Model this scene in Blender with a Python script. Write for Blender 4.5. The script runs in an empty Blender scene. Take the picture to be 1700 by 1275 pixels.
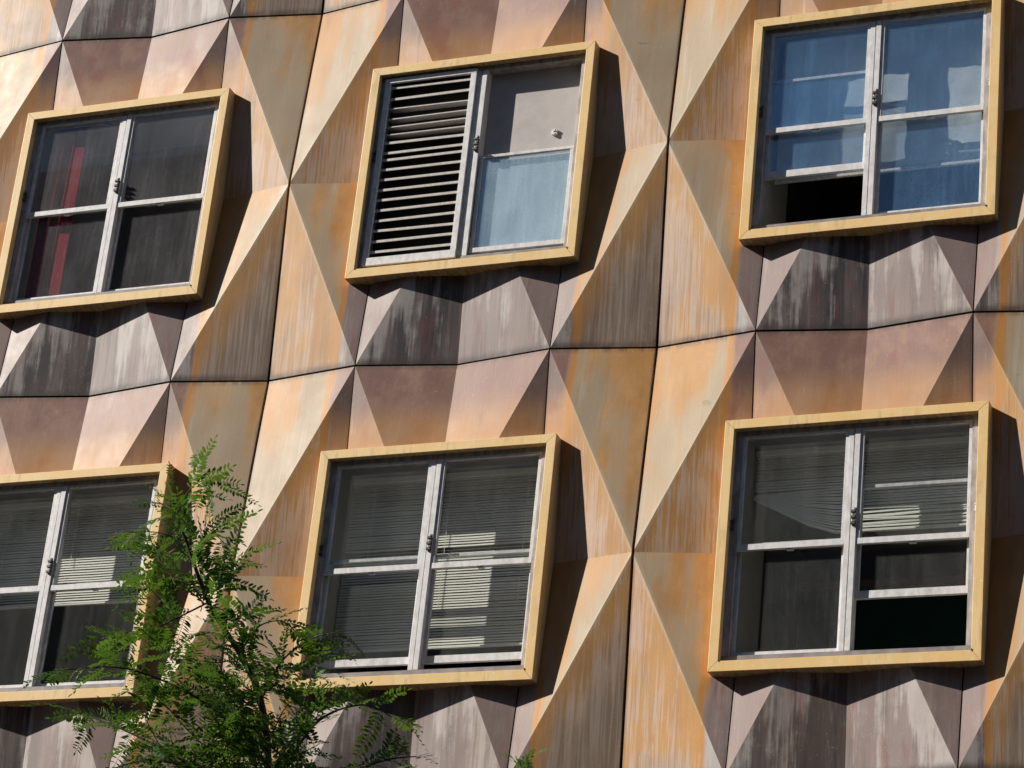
import bpy, bmesh, math, random
from mathutils import Vector, Matrix, Euler

# ------------------------------------------------------------------ scale of the place
S = 0.8313                      # metres per facade module (a quarter bay)
Z0 = 11.536                     # height of the middle floor joint above the ground
H = 2.1053                      # half a storey in modules
DA, DP, DN = 0.1593, 0.1649, -0.022   # fold depths: ridge on the joint, ridge node, valley
WL, WR, WB, WT = 0.8037, 3.1862, 0.9171, 3.2935   # window casing, outer edges
WY, FW, FB = 0.238, 0.088, 0.096                  # casing front, face width, sill face

def M3(u, y, z):
    return Vector((u * S, y * S, z * S + Z0))

# ------------------------------------------------------------------ camera
scene = bpy.context.scene
col = scene.collection
yaw, pitch, roll = 0.423888, 0.439069, 0.107020
fwd = Vector((-math.sin(yaw) * math.cos(pitch), math.cos(yaw) * math.cos(pitch), math.sin(pitch)))
rgt = Vector((math.cos(yaw), math.sin(yaw), 0))
upv = rgt.cross(fwd)
cr, sr = math.cos(roll), math.sin(roll)
rgt, upv = cr * rgt + sr * upv, -sr * rgt + cr * upv
CAM = M3(12.830187, -22.707614, -11.952729)
cd = bpy.data.cameras.new('camera')
cam = bpy.data.objects.new('camera', cd)
col.objects.link(cam)
cam.matrix_world = Matrix.Translation(CAM) @ Matrix((rgt, upv, -fwd)).transposed().to_4x4()
cd.sensor_width = 36.0
FPX = 4886.6973
cd.lens = FPX / 1700 * 36
cd.clip_start = 0.1
cd.clip_end = 2000
scene.camera = cam

# ------------------------------------------------------------------ sky, sun, exposure
SUN_DIR = Vector((0.7827, 0.3396, -0.5216)).normalized()
world = bpy.data.worlds.new('World')
scene.world = world
world.use_nodes = True
wn = world.node_tree
bg = wn.nodes['Background']
sky = wn.nodes.new('ShaderNodeTexSky')
sky.sky_type = 'NISHITA'
sky.sun_disc = False
sky.sun_elevation = math.asin(-SUN_DIR.z)
sky.sun_rotation = math.atan2(-SUN_DIR.x, -SUN_DIR.y)
sky.air_density = 1.0
sky.dust_density = 0.4
sky.ozone_density = 1.6
wn.links.new(sky.outputs[0], bg.inputs[0])
bg.inputs[1].default_value = 0.05
sl = bpy.data.lights.new('sun', 'SUN')
sl.energy = 5.0
sl.angle = math.radians(0.5)
sl.color = (1.0, 0.95, 0.86)
so = bpy.data.objects.new('sun', sl)
col.objects.link(so)
so.rotation_euler = SUN_DIR.to_track_quat('-Z', 'Y').to_euler()
so.location = (-30, -30, 60)
vs = scene.view_settings
vs.view_transform = 'Standard'
vs.look = 'None'
vs.gamma = 1.0
vs.exposure = 0.7
vs.use_curve_mapping = False

# ------------------------------------------------------------------ node helper
class G:
    def __init__(self, name):
        self.m = bpy.data.materials.new(name)
        self.m.use_nodes = True
        self.t = self.m.node_tree
        self.b = self.t.nodes['Principled BSDF']
    def n(self, typ, **kw):
        nd = self.t.nodes.new('ShaderNode' + typ)
        for k, v in kw.items():
            setattr(nd, k, v)
        return nd
    def put(self, sock, v):
        if isinstance(v, bpy.types.NodeSocket):
            self.t.links.new(v, sock)
        elif isinstance(v, (tuple, list)):
            if len(v) == 3 and sock.type == 'RGBA':
                v = (*v, 1)
            sock.default_value = v
        else:
            sock.default_value = v
    def mt(self, op, a, b=0.0, c=0.0, clamp=False):
        nd = self.n('Math', operation=op, use_clamp=clamp)
        for i, v in enumerate((a, b, c)):
            self.put(nd.inputs[i], v)
        return nd.outputs[0]
    def add(self, a, b): return self.mt('ADD', a, b)
    def sub(self, a, b): return self.mt('SUBTRACT', a, b)
    def mul(self, a, b): return self.mt('MULTIPLY', a, b)
    def mn(self, a, b): return self.mt('MINIMUM', a, b)
    def mx(self, a, b): return self.mt('MAXIMUM', a, b)
    def inv(self, a): return self.mt('SUBTRACT', 1.0, a)
    def ss(self, x, lo, hi):
        nd = self.n('MapRange', interpolation_type='SMOOTHSTEP')
        self.put(nd.inputs['Value'], x)
        if lo < hi:
            a, b, c, d = lo, hi, 0.0, 1.0
        else:
            a, b, c, d = hi, lo, 1.0, 0.0
        for i, v in zip((1, 2, 3, 4), (a, b, c, d)):
            nd.inputs[i].default_value = v
        return nd.outputs[0]
    def mix(self, f, a, b):
        nd = self.n('Mix', data_type='RGBA')
        self.put(nd.inputs['Factor'], f)
        self.put(nd.inputs[6], a)
        self.put(nd.inputs[7], b)
        return nd.outputs[2]
    def attr(self, name):
        return self.n('Attribute', attribute_name=name)
    def xyz(self, v):
        nd = self.n('SeparateXYZ')
        self.put(nd.inputs[0], v)
        return nd.outputs
    def vec(self, x, y, z):
        nd = self.n('CombineXYZ')
        for i, v in enumerate((x, y, z)):
            self.put(nd.inputs[i], v)
        return nd.outputs[0]
    def noise(self, v, scale=1.0, detail=3.0, rough=0.55):
        nd = self.n('TexNoise')
        self.put(nd.inputs['Vector'], v)
        nd.inputs['Scale'].default_value = scale
        nd.inputs['Detail'].default_value = detail
        nd.inputs['Roughness'].default_value = rough
        return nd.outputs[0]
    def bump(self, h, strength, dist):
        nd = self.n('Bump')
        nd.inputs['Strength'].default_value = strength
        nd.inputs['Distance'].default_value = dist
        self.put(nd.inputs['Height'], h)
        self.put(self.b.inputs['Normal'], nd.outputs[0])

def geo_pos(g):
    return g.n('NewGeometry').outputs['Position']

# ------------------------------------------------------------------ materials
def mat_panel():
    g = G('weathered_copper_panel')
    a3 = g.xyz(g.attr('loc').outputs['Vector'])     # x: modules from bay centre, y: half storeys from the joint, z: fold depth
    p3 = g.xyz(g.attr('fp').outputs['Vector'])      # running facade coordinates + panel seed
    up = g.attr('up').outputs['Fac']
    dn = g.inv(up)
    ax = g.mt('ABSOLUTE', a3[0])
    w, rd = a3[1], a3[2]
    u, z, sd = p3[0], p3[1], p3[2]
    up_off = g.mul(up, 17.3)
    seed = g.add(sd, up_off)
    h1 = g.mt('FRACT', g.mul(sd, 13.717))
    h2 = g.mt('FRACT', g.mul(sd, 7.331))
    fine = g.noise(g.vec(g.mul(u, 42.0), g.mul(z, 1.1), seed), 1.0, 3.0, 0.6)
    fine2 = g.noise(g.vec(g.mul(u, 95.0), g.mul(z, 3.0), seed), 1.0, 2.0, 0.6)
    broad = g.noise(g.vec(g.mul(u, 5.0), g.mul(z, 0.5), seed), 1.0, 2.5, 0.5)
    broad2 = g.noise(g.vec(g.mul(u, 11.0), g.mul(z, 0.6), g.add(seed, 5.7)), 1.0, 5.0, 0.68)
    blot = g.noise(g.vec(g.mul(u, 2.3), g.mul(z, 1.5), g.add(seed, 3.1)), 1.0, 4.0, 0.6)
    blot2 = g.noise(g.vec(g.mul(u, 5.0), g.mul(z, 3.6), g.add(seed, 9.1)), 1.0, 5.0, 0.65)
    cream = (0.465, 0.36, 0.25)
    cream2 = (0.43, 0.338, 0.24)
    orange = (0.54, 0.30, 0.122)
    rust = (0.42, 0.19, 0.07)
    pinkw = (0.58, 0.44, 0.36)
    mauve = (0.27, 0.155, 0.13)
    mauved = (0.105, 0.085, 0.083)
    pale = (0.64, 0.59, 0.565)
    # --- strips beside the piers, washed (upward) facets
    wa = g.mt('ABSOLUTE', w)
    near_j = g.ss(wa, 0.42, 0.02)                     # towards the floor joint
    near_n = g.ss(wa, 0.72, 0.98)                     # towards the ridge node
    lf = g.attr('lf').outputs['Fac']
    above = g.ss(w, 0.0, 0.01)
    o1 = g.add(g.mul(rd, 0.95), g.add(g.mul(g.sub(broad, 0.5), 1.7), g.mul(g.sub(blot, 0.5), 1.3)))
    o1 = g.add(o1, g.add(g.mul(g.mul(lf, above), 0.28), g.sub(g.mul(h1, 0.3), 0.52)))
    o1 = g.add(o1, g.mul(g.mul(near_n, g.ss(rd, 0.1, 0.7)), 0.2))
    wash = g.mix(g.ss(blot2, 0.35, 0.7), cream, cream2)
    wash = g.mix(g.mul(g.ss(broad2, 0.55, 0.7), 0.45), wash, (0.56, 0.53, 0.46))
    o1 = g.add(o1, g.mul(g.sub(blot2, 0.5), 0.45))
    wash = g.mix(g.ss(o1, -0.26, 0.36), wash, g.mix(g.ss(blot2, 0.35, 0.7), (0.52, 0.28, 0.115), (0.55, 0.325, 0.16)))
    wash = g.mix(g.mul(g.ss(o1, 0.35, 0.8), 0.6), wash, (0.40, 0.195, 0.08))
    # --- strips, drip-streaked (downward) facets
    s1 = g.add(g.mul(fine, 1.3), g.mul(fine2, 0.5))
    s1 = g.add(s1, g.add(g.mul(blot, 0.9), -1.36))
    s1 = g.add(s1, g.mul(g.ss(rd, 0.04, 0.4), 0.22))
    s1 = g.add(s1, g.mul(g.ss(wa, 0.35, 0.95), 0.14))
    drip = g.mix(g.ss(broad2, 0.35, 0.72), orange, (0.47, 0.27, 0.135))
    drip = g.mix(g.mul(g.ss(s1, 0.06, 0.32), 0.8), drip, pinkw)
    drip = g.mix(g.mul(g.ss(fine, 0.55, 0.75), 0.4), drip, rust)
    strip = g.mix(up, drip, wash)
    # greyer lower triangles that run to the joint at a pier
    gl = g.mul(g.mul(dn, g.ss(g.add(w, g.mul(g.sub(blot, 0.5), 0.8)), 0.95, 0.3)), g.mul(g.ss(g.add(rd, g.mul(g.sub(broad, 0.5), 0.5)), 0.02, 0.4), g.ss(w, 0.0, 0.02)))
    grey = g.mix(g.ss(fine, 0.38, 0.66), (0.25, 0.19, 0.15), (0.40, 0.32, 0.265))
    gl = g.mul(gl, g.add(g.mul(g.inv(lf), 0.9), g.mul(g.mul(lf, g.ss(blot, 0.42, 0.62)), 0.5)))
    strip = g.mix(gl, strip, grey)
    # --- mauve middle of the bay, above and below the windows
    edge_n = g.mul(g.sub(g.noise(g.vec(g.mul(u, 4.0), g.mul(z, 1.2), seed), 1.0, 3.0), 0.5), 0.16)
    axn = g.add(ax, edge_n)
    mid = g.ss(axn, 1.235, 1.165)
    rim = g.mul(g.ss(axn, 1.31, 1.24), g.inv(mid))
    reach = g.ss(g.add(wa, g.mul(edge_n, 0.8)), 0.66, 0.46)
    low = g.ss(w, -0.01, 0.0)                          # 1 below a window, 0 above one
    fade_top = g.ss(g.add(w, g.mul(g.sub(blot2, 0.5), 0.16)), -0.34, -0.16)
    top_o = g.mix(g.ss(blot, 0.35, 0.65), (0.47, 0.255, 0.125), (0.49, 0.30, 0.19))
    ctr_top = g.mix(fade_top, top_o, g.mix(g.ss(blot2, 0.4, 0.65), mauve, (0.33, 0.20, 0.155)))
    ctr_top = g.mix(g.mul(g.mul(dn, fade_top), 0.5), ctr_top, mauved)
    ctr_top = g.mix(g.mul(g.ss(g.noise(g.vec(g.mul(u, 3.0), g.mul(z, 1.5), g.add(seed, 21.0))), 0.55, 0.7), 0.45), ctr_top, (0.28, 0.085, 0.085))
    lowc = g.mix(g.ss(broad2, 0.3, 0.6), (0.20, 0.158, 0.15), mauved)
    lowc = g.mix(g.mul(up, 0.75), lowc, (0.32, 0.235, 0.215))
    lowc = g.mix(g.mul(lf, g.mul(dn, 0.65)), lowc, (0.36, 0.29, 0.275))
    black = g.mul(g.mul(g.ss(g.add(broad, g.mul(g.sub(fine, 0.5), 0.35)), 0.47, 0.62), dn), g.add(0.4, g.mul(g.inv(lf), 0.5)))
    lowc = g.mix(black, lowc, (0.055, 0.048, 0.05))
    ch2 = g.noise(g.vec(g.mul(u, 5.0), g.mul(z, 0.5), g.add(seed, 61.0)), 1.0, 4.0, 0.62)
    wst = g.add(g.mul(ch2, 1.15), g.add(g.mul(fine, 0.34), g.mul(blot2, 0.3)))
    wst = g.add(wst, g.add(g.mul(g.mul(dn, g.ss(rd, 0.55, 0.0)), 0.2), g.mul(h2, 0.06)))
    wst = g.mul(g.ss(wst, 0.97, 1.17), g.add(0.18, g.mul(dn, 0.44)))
    lowc = g.mix(wst, lowc, pale)
    lowc = g.mix(g.mul(g.ss(g.noise(g.vec(g.mul(u, 9.0), g.mul(z, 1.6), g.add(seed, 31.0))), 0.54, 0.68), 0.35), lowc, (0.26, 0.09, 0.09))
    ctr = g.mix(low, ctr_top, lowc)
    c = g.mix(g.mul(rim, reach), strip, (0.55, 0.27, 0.1))
    c = g.mix(g.mul(mid, reach), c, ctr)
    # --- soot that collects along the lower edge and at the pier joint of the drip facets
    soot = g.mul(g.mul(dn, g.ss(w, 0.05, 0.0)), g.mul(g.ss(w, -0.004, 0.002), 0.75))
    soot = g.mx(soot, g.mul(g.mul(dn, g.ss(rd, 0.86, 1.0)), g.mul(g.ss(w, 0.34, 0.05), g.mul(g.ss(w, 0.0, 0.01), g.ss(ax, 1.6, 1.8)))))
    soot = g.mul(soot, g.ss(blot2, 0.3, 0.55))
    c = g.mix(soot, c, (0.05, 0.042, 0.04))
    # --- broad grime that carries across folds
    gr = g.noise(g.vec(g.mul(u, 1.1), g.mul(z, 0.7), g.add(sd, 12.0)), 1.0, 5.0, 0.62)
    gr2 = g.noise(g.vec(g.mul(u, 13.0), g.mul(z, 1.0), sd), 1.0, 4.0, 0.65)
    grime = g.ss(g.add(gr, g.mul(g.sub(gr2, 0.5), 0.35)), 0.46, 0.72)
    c = g.mix(g.mul(grime, g.add(0.16, g.mul(dn, 0.16))), c, (0.21, 0.125, 0.075))
    # dust line that hangs just above and below every floor joint and beside the vertical joints
    jn = g.mul(g.ss(wa, 0.035, 0.004), g.ss(gr2, 0.3, 0.6))
    va = g.mx(g.ss(ax, 1.955, 1.99), g.ss(g.mt('ABSOLUTE', g.sub(ax, 1.0)), 0.04, 0.008))
    jn = g.mx(jn, g.mul(va, g.mul(g.ss(gr2, 0.35, 0.65), 0.8)))
    c = g.mix(g.mul(jn, 0.6), c, (0.075, 0.055, 0.045))
    # --- brown run-off with ragged ends
    ro = g.noise(g.vec(g.mul(u, 16.0), g.mul(z, 0.35), g.add(seed, 70.0)), 1.0, 4.0, 0.65)
    ro = g.mul(g.ss(ro, 0.57, 0.66), g.ss(g.add(blot, g.mul(g.sub(fine2, 0.5), 0.5)), 0.42, 0.6))
    c = g.mix(g.mul(ro, g.add(0.10, g.mul(dn, 0.26))), c, (0.20, 0.10, 0.045))
    chalk = g.noise(g.vec(g.mul(u, 21.0), g.mul(z, 0.5), g.add(seed, 83.0)), 1.0, 4.0, 0.65)
    chalk = g.mul(g.ss(chalk, 0.6, 0.68), g.ss(blot2, 0.45, 0.62))
    c = g.mix(g.mul(chalk, g.add(0.10, g.mul(dn, 0.26))), c, (0.60, 0.55, 0.47))
    # --- specks and scratches
    sp = g.noise(g.vec(g.mul(u, 60.0), g.mul(z, 60.0), seed), 1.0, 1.0)
    c = g.mix(g.mul(g.ss(sp, 0.72, 0.78), 0.4), c, (0.7, 0.66, 0.6))
    sc = g.noise(g.vec(g.mul(u, 14.0), g.mul(z, 6.0), g.add(seed, 40.0)), 1.0, 2.0, 0.5)
    scl = g.mul(g.ss(g.mt('ABSOLUTE', g.sub(sc, 0.5)), 0.006, 0.0), g.ss(blot, 0.55, 0.68))
    c = g.mix(g.mul(scl, 0.3), c, pale)
    smu = g.noise(g.vec(g.mul(u, 3.4), g.mul(z, 8.5), g.add(seed, 55.0)), 1.0, 3.0, 0.5)
    c = g.mix(g.mul(g.ss(smu, 0.73, 0.78), 0.35), c, (0.16, 0.11, 0.06))
    # --- paler line along the fold ridges
    ridge_pale = g.mul(g.ss(rd, 0.026, 0.006), g.add(0.1, g.mul(blot2, 0.55)))
    ridge_pale = g.mul(ridge_pale, g.add(0.35, g.mul(g.ss(ax, 1.0, 1.3), 0.65)))
    c = g.mix(ridge_pale, c, (0.55, 0.48, 0.36))
    hs = g.n('HueSaturation')
    hs.inputs['Saturation'].default_value = 1.1
    g.put(hs.inputs['Value'], g.add(g.add(0.60, g.mul(h2, 0.1)), g.mul(g.add(fine2, g.mul(blot2, 1.6)), 0.14)))
    g.put(hs.inputs['Color'], c)
    g.put(g.b.inputs['Base Color'], hs.outputs[0])
    g.put(g.b.inputs['Roughness'], g.add(0.42, g.mul(blot2, 0.25)))
    g.b.inputs['Specular IOR Level'].default_value = 0.28
    can = g.noise(g.vec(g.mul(u, 1.6), g.mul(z, 0.9), seed), 1.0, 1.0)
    g.bump(g.add(g.mul(can, 4.0), g.add(g.mul(fine, 0.1), g.mul(fine2, 0.05))), 0.32, 0.012)
    return g.m

def mat_simple(name, c1, c2, scale=(8, 8, 8), rough=0.5, metal=0.0, spec=0.4, bump=0.0, lo=0.35, hi=0.65):
    g = G(name)
    x = g.xyz(geo_pos(g))
    n = g.noise(g.vec(g.mul(x[0], scale[0]), g.mul(x[1], scale[1]), g.mul(x[2], scale[2])), 1.0, 4.0, 0.6)
    g.put(g.b.inputs['Base Color'], g.mix(g.ss(n, lo, hi), c1, c2))
    g.put(g.b.inputs['Roughness'], g.add(rough - 0.08, g.mul(n, 0.16)))
    g.b.inputs['Metallic'].default_value = metal
    g.b.inputs['Specular IOR Level'].default_value = spec
    if bump:
        g.bump(n, 0.4, bump)
    return g.m

def mat_casing():
    g = G('gold_anodised_casing')
    x = g.xyz(geo_pos(g))
    n1 = g.noise(g.vec(g.mul(x[0], 13.0), g.mul(x[1], 13.0), g.mul(x[2], 11.0)), 1.0, 5.0, 0.65)
    n2 = g.noise(g.vec(g.mul(x[0], 3.0), g.mul(x[1], 3.0), g.mul(x[2], 3.0)), 1.0, 3.0)
    n3 = g.noise(g.vec(g.mul(x[0], 26.0), g.mul(x[1], 9.0), g.mul(x[2], 1.3)), 1.0, 3.0)
    c = g.mix(g.ss(n2, 0.3, 0.7), (0.72, 0.475, 0.195), (0.75, 0.53, 0.255))
    c = g.mix(g.mul(g.ss(n1, 0.5, 0.72), 0.4), c, (0.76, 0.59, 0.35))
    c = g.mix(g.mul(g.ss(n3, 0.56, 0.72), 0.14), c, (0.45, 0.30, 0.13))
    n5 = g.noise(g.vec(g.mul(x[0], 7.0), g.mul(x[1], 7.0), g.mul(x[2], 7.0)), 1.0, 6.0, 0.7)
    c = g.mix(g.mul(g.ss(n5, 0.56, 0.72), 0.3), c, (0.52, 0.36, 0.17))
    # downward soffit faces turned darker brown, streaked by noise
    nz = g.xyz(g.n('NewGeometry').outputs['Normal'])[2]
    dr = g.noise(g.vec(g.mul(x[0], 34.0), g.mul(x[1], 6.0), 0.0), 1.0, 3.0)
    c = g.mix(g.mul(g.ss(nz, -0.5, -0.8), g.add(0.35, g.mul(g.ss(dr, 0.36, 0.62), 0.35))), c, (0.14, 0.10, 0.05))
    n6 = g.noise(g.vec(g.mul(x[0], 19.0), g.mul(x[1], 19.0), g.mul(x[2], 3.0)), 1.0, 4.0, 0.6)
    c = g.mix(g.mul(g.mul(g.ss(n6, 0.5, 0.66), g.ss(n2, 0.4, 0.6)), 0.4), c, (0.36, 0.25, 0.12))
    ch = g.noise(g.vec(g.mul(x[0], 40.0), g.mul(x[1], 40.0), g.mul(x[2], 40.0)), 1.0, 2.0)
    c = g.mix(g.mul(g.ss(ch, 0.68, 0.72), 0.6), c, (0.85, 0.78, 0.62))
    g.put(g.b.inputs['Base Color'], c)
    g.b.inputs['Roughness'].default_value = 0.46
    g.b.inputs['Specular IOR Level'].default_value = 0.35
    g.bump(n1, 0.15, 0.002)
    return g.m

def mat_alu():
    g = G('chalky_aluminium')
    x = g.xyz(geo_pos(g))
    n1 = g.noise(g.vec(g.mul(x[0], 24.0), g.mul(x[1], 24.0), g.mul(x[2], 14.0)), 1.0, 4.0, 0.65)
    n2 = g.noise(g.vec(g.mul(x[0], 7.0), g.mul(x[1], 7.0), g.mul(x[2], 2.5)), 1.0, 4.0, 0.6)
    c = g.mix(g.ss(n1, 0.3, 0.7), (0.67, 0.655, 0.655), (0.52, 0.505, 0.505))
    c = g.mix(g.mul(g.ss(n2, 0.56, 0.74), 0.5), c, (0.28, 0.245, 0.23))
    g.put(g.b.inputs['Base Color'], c)
    g.b.inputs['Roughness'].default_value = 0.5
    g.b.inputs['Specular IOR Level'].default_value = 0.4
    return g.m

def mat_glass(name, ior, tint, dust, dustc=(0.55, 0.56, 0.54), gloss=(1, 1, 1)):
    g = G(name)
    t = g.t
    t.nodes.remove(g.b)
    out = t.nodes['Material Output']
    tr = g.n('BsdfTransparent')
    tr.inputs[0].default_value = (*tint, 1)
    gl = g.n('BsdfGlossy')
    gl.inputs['Roughness'].default_value = 0.02
    gl.inputs[0].default_value = (*gloss, 1)
    ge = g.n('NewGeometry')
    dt = g.n('VectorMath', operation='DOT_PRODUCT')
    t.links.new(ge.outputs['Incoming'], dt.inputs[0])
    t.links.new(ge.outputs['Normal'], dt.inputs[1])
    f0 = ((ior - 1) / (ior + 1)) ** 2
    fr = g.mt('POWER', g.inv(g.mt('ABSOLUTE', dt.outputs['Value'])), 5.0)
    fr = g.add(f0, g.mul(fr, 1 - f0))
    m1 = g.n('MixShader')
    g.put(m1.inputs[0], fr)
    t.links.new(tr.outputs[0], m1.inputs[1])
    t.links.new(gl.outputs[0], m1.inputs[2])
    df = g.n('BsdfDiffuse')
    df.inputs[0].default_value = (*dustc, 1)
    x = g.xyz(geo_pos(g))
    sp = g.noise(g.vec(g.mul(x[0], 95.0), g.mul(x[1], 95.0), g.mul(x[2], 95.0)), 1.0, 3.0, 0.7)
    bl = g.noise(g.vec(g.mul(x[0], 3.0), g.mul(x[1], 3.0), g.mul(x[2], 2.0)), 1.0, 4.0, 0.6)
    stv = g.noise(g.vec(g.mul(x[0], 28.0), g.mul(x[1], 28.0), g.mul(x[2], 1.2)), 1.0, 3.0, 0.6)
    f = g.mul(g.add(0.62, g.mul(g.ss(sp, 0.42, 0.78), 0.9)), g.add(0.55, g.mul(g.ss(bl, 0.2, 0.8), 0.7)))
    f = g.mul(f, g.add(0.85, g.mul(g.ss(stv, 0.45, 0.7), 0.3)))
    f = g.mul(f, dust)
    m2 = g.n('MixShader')
    g.put(m2.inputs[0], f)
    t.links.new(m1.outputs[0], m2.inputs[1])
    t.links.new(df.outputs[0], m2.inputs[2])
    t.links.new(m2.outputs[0], out.inputs[0])
    return g.m

def mat_leaf(name, c1, c2):
    g = G(name)
    t = g.t
    out = t.nodes['Material Output']
    oi = g.n('ObjectInfo')
    x = g.xyz(geo_pos(g))
    n = g.noise(g.vec(g.mul(x[0], 7.0), g.mul(x[1], 7.0), g.mul(x[2], 7.0)), 1.0, 2.0)
    f = g.mt('MULTIPLY', g.add(oi.outputs['Random'], n), 0.5)
    c = g.mix(g.ss(f, 0.25, 0.75), c1, c2)
    g.put(g.b.inputs['Base Color'], c)
    g.b.inputs['Roughness'].default_value = 0.5
    g.b.inputs['Specular IOR Level'].default_value = 0.22
    tl = g.n('BsdfTranslucent')
    g.put(tl.inputs[0], g.mix(0.5, c, (0.16, 0.30, 0.02)))
    mx = g.n('MixShader')
    mx.inputs[0].default_value = 0.28
    t.links.new(g.b.outputs[0], mx.inputs[1])
    t.links.new(tl.outputs[0], mx.inputs[2])
    t.links.new(mx.outputs[0], out.inputs[0])
    return g.m

MAT = {
    'panel': mat_panel(),
    'casing': mat_casing(),
    'alu': mat_alu(),
    'frame': mat_simple('shaded_fixed_frame', (0.40, 0.375, 0.37), (0.24, 0.22, 0.215), (16, 16, 6), rough=0.5),  # darker than the sash aluminium: the casing's shade is put into this colour
    'sill': mat_simple('dark_grey_sill', (0.17, 0.15, 0.15), (0.24, 0.22, 0.21), (12, 12, 12)),  # dark grey strip under the sashes, also on the corner plugs
    'louvre': mat_simple('louvre_metal', (0.50, 0.46, 0.42), (0.40, 0.37, 0.35), (30, 30, 8), rough=0.5),
    'wall': mat_simple('dark_backing', (0.035, 0.033, 0.035), (0.05, 0.046, 0.045), (3, 3, 3), rough=0.85, spec=0.1),
    'room': mat_simple('room_paint', (0.30, 0.29, 0.27), (0.36, 0.345, 0.32), (1.5, 1.5, 1.5), rough=0.8, spec=0.1),
    'lining': mat_simple('cream_reveal_paint', (0.30, 0.28, 0.23), (0.36, 0.335, 0.28), (2, 2, 2), rough=0.7, spec=0.2),
    'slab': mat_simple('dark_floor', (0.22, 0.215, 0.21), (0.27, 0.26, 0.25), (1, 1, 1), rough=0.8, spec=0.1),
    'board': mat_simple('grey_fibre_board', (0.40, 0.37, 0.36), (0.46, 0.42, 0.405), (9, 9, 9), rough=0.7, spec=0.15, lo=0.3, hi=0.7),
    'paleboard': mat_simple('pale_blue_board', (0.50, 0.54, 0.57), (0.60, 0.63, 0.65), (14, 14, 2), rough=0.7, spec=0.15),
    'blindslat': mat_simple('cream_blind_slat', (0.72, 0.71, 0.62), (0.78, 0.76, 0.68), (4, 4, 4), rough=0.5),
    'roller': mat_simple('white_roller_fabric', (0.82, 0.83, 0.82), (0.86, 0.86, 0.85), (18, 18, 18), rough=0.8, spec=0.1, bump=0.004),
    'red': mat_simple('red_curtain_cloth', (0.36, 0.010, 0.03), (0.28, 0.008, 0.022), (10, 10, 2), rough=0.8, spec=0.1),
    'green': mat_simple('green_board', (0.012, 0.05, 0.04), (0.016, 0.06, 0.05), (3, 3, 3), rough=0.7, spec=0.15),
    'brownrail': mat_simple('varnished_wood', (0.14, 0.06, 0.03), (0.18, 0.08, 0.04), (20, 20, 4), rough=0.5),
    'rubber': mat_simple('dark_hinge_metal', (0.10, 0.085, 0.075), (0.05, 0.045, 0.04), (60, 60, 60), rough=0.55),
    'rivet': mat_simple('white_putty', (0.72, 0.70, 0.66), (0.5, 0.47, 0.44), (60, 60, 60), rough=0.6),
    'concrete': mat_simple('base_concrete', (0.22, 0.21, 0.20), (0.29, 0.275, 0.26), (1.2, 1.2, 0.5), rough=0.85, spec=0.15),
    'opp': mat_simple('dark_brick', (0.10, 0.075, 0.062), (0.14, 0.105, 0.085), (2, 2, 6), rough=0.85, spec=0.1),
    'asphalt': mat_simple('asphalt', (0.045, 0.045, 0.047), (0.065, 0.063, 0.062), (2, 2, 2), rough=0.9, spec=0.2),
    'glass': mat_glass('dusty_window_glass', 1.42, (0.93, 0.94, 0.95), 0.085, (0.54, 0.53, 0.55)),
    'clean': mat_glass('less_dusty_glass', 1.42, (0.97, 0.98, 0.98), 0.045),
    'film': mat_glass('sky_tinted_film_glass', 1.75, (0.96, 0.985, 1.0), 0.13, (0.24, 0.46, 0.78), (0.55, 0.8, 1.0)),  # blue of the reflected sky is painted into the haze and gloss tints
    'milky': mat_glass('milky_blue_glass', 1.9, (0.95, 0.98, 1.0), 0.30, (0.55, 0.70, 0.80), (0.7, 0.9, 1.0)),
    'bark': mat_simple('tree_bark', (0.05, 0.038, 0.028), (0.085, 0.065, 0.045), (25, 25, 8), rough=0.85, spec=0.15),
    'leaf': mat_leaf('locust_leaf', (0.022, 0.060, 0.012), (0.085, 0.155, 0.022)),
    'leafy': mat_leaf('young_locust_leaf', (0.12, 0.18, 0.02), (0.17, 0.20, 0.03)),
}

# ------------------------------------------------------------------ object helpers
def link(name, me, mat, parent=None):
    o = bpy.data.objects.new(name, me)
    if mat is not None and not me.materials:
        me.materials.append(MAT[mat])
    col.objects.link(o)
    if parent is not None:
        o.parent = parent
    return o

def tag(o, label, cat, group=None, kind=None):
    o['label'] = label
    if cat: o['category'] = cat
    if group: o['group'] = group
    if kind: o['kind'] = kind
    return o

def empty(name, loc=(0, 0, 0)):
    o = bpy.data.objects.new(name, None)
    o.empty_display_size = 0.3
    o.location = loc
    col.objects.link(o)
    return o

def bm_box(bm, x0, x1, y0, y1, z0, z1):
    v = [bm.verts.new(c) for c in ((x0, y0, z0), (x1, y0, z0), (x1, y1, z0), (x0, y1, z0),
                                   (x0, y0, z1), (x1, y0, z1), (x1, y1, z1), (x0, y1, z1))]
    for f in ((0, 3, 2, 1), (4, 5, 6, 7), (0, 1, 5, 4), (1, 2, 6, 5), (2, 3, 7, 6), (3, 0, 4, 7)):
        bm.faces.new([v[i] for i in f])

def done(bm, name, mat, parent, off, smooth=False, bevel=0.0):
    """bm is in module units relative to off (module coordinates); placed relative to its parent."""
    bmesh.ops.recalc_face_normals(bm, faces=bm.faces)
    if bevel:
        es = [e for e in bm.edges if len(e.link_faces) == 2 and e.calc_face_angle(0) > 0.5]
        bmesh.ops.bevel(bm, geom=es, offset=bevel, segments=2, affect='EDGES', profile=0.6)
    bmesh.ops.scale(bm, vec=(S, S, S), verts=bm.verts)
    me = bpy.data.meshes.new(name)
    bm.to_mesh(me)
    bm.free()
    if smooth:
        for pl in me.polygons: pl.use_smooth = True
    o = link(name, me, mat, parent)
    o.location = Vector(off) * S
    return o

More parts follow.
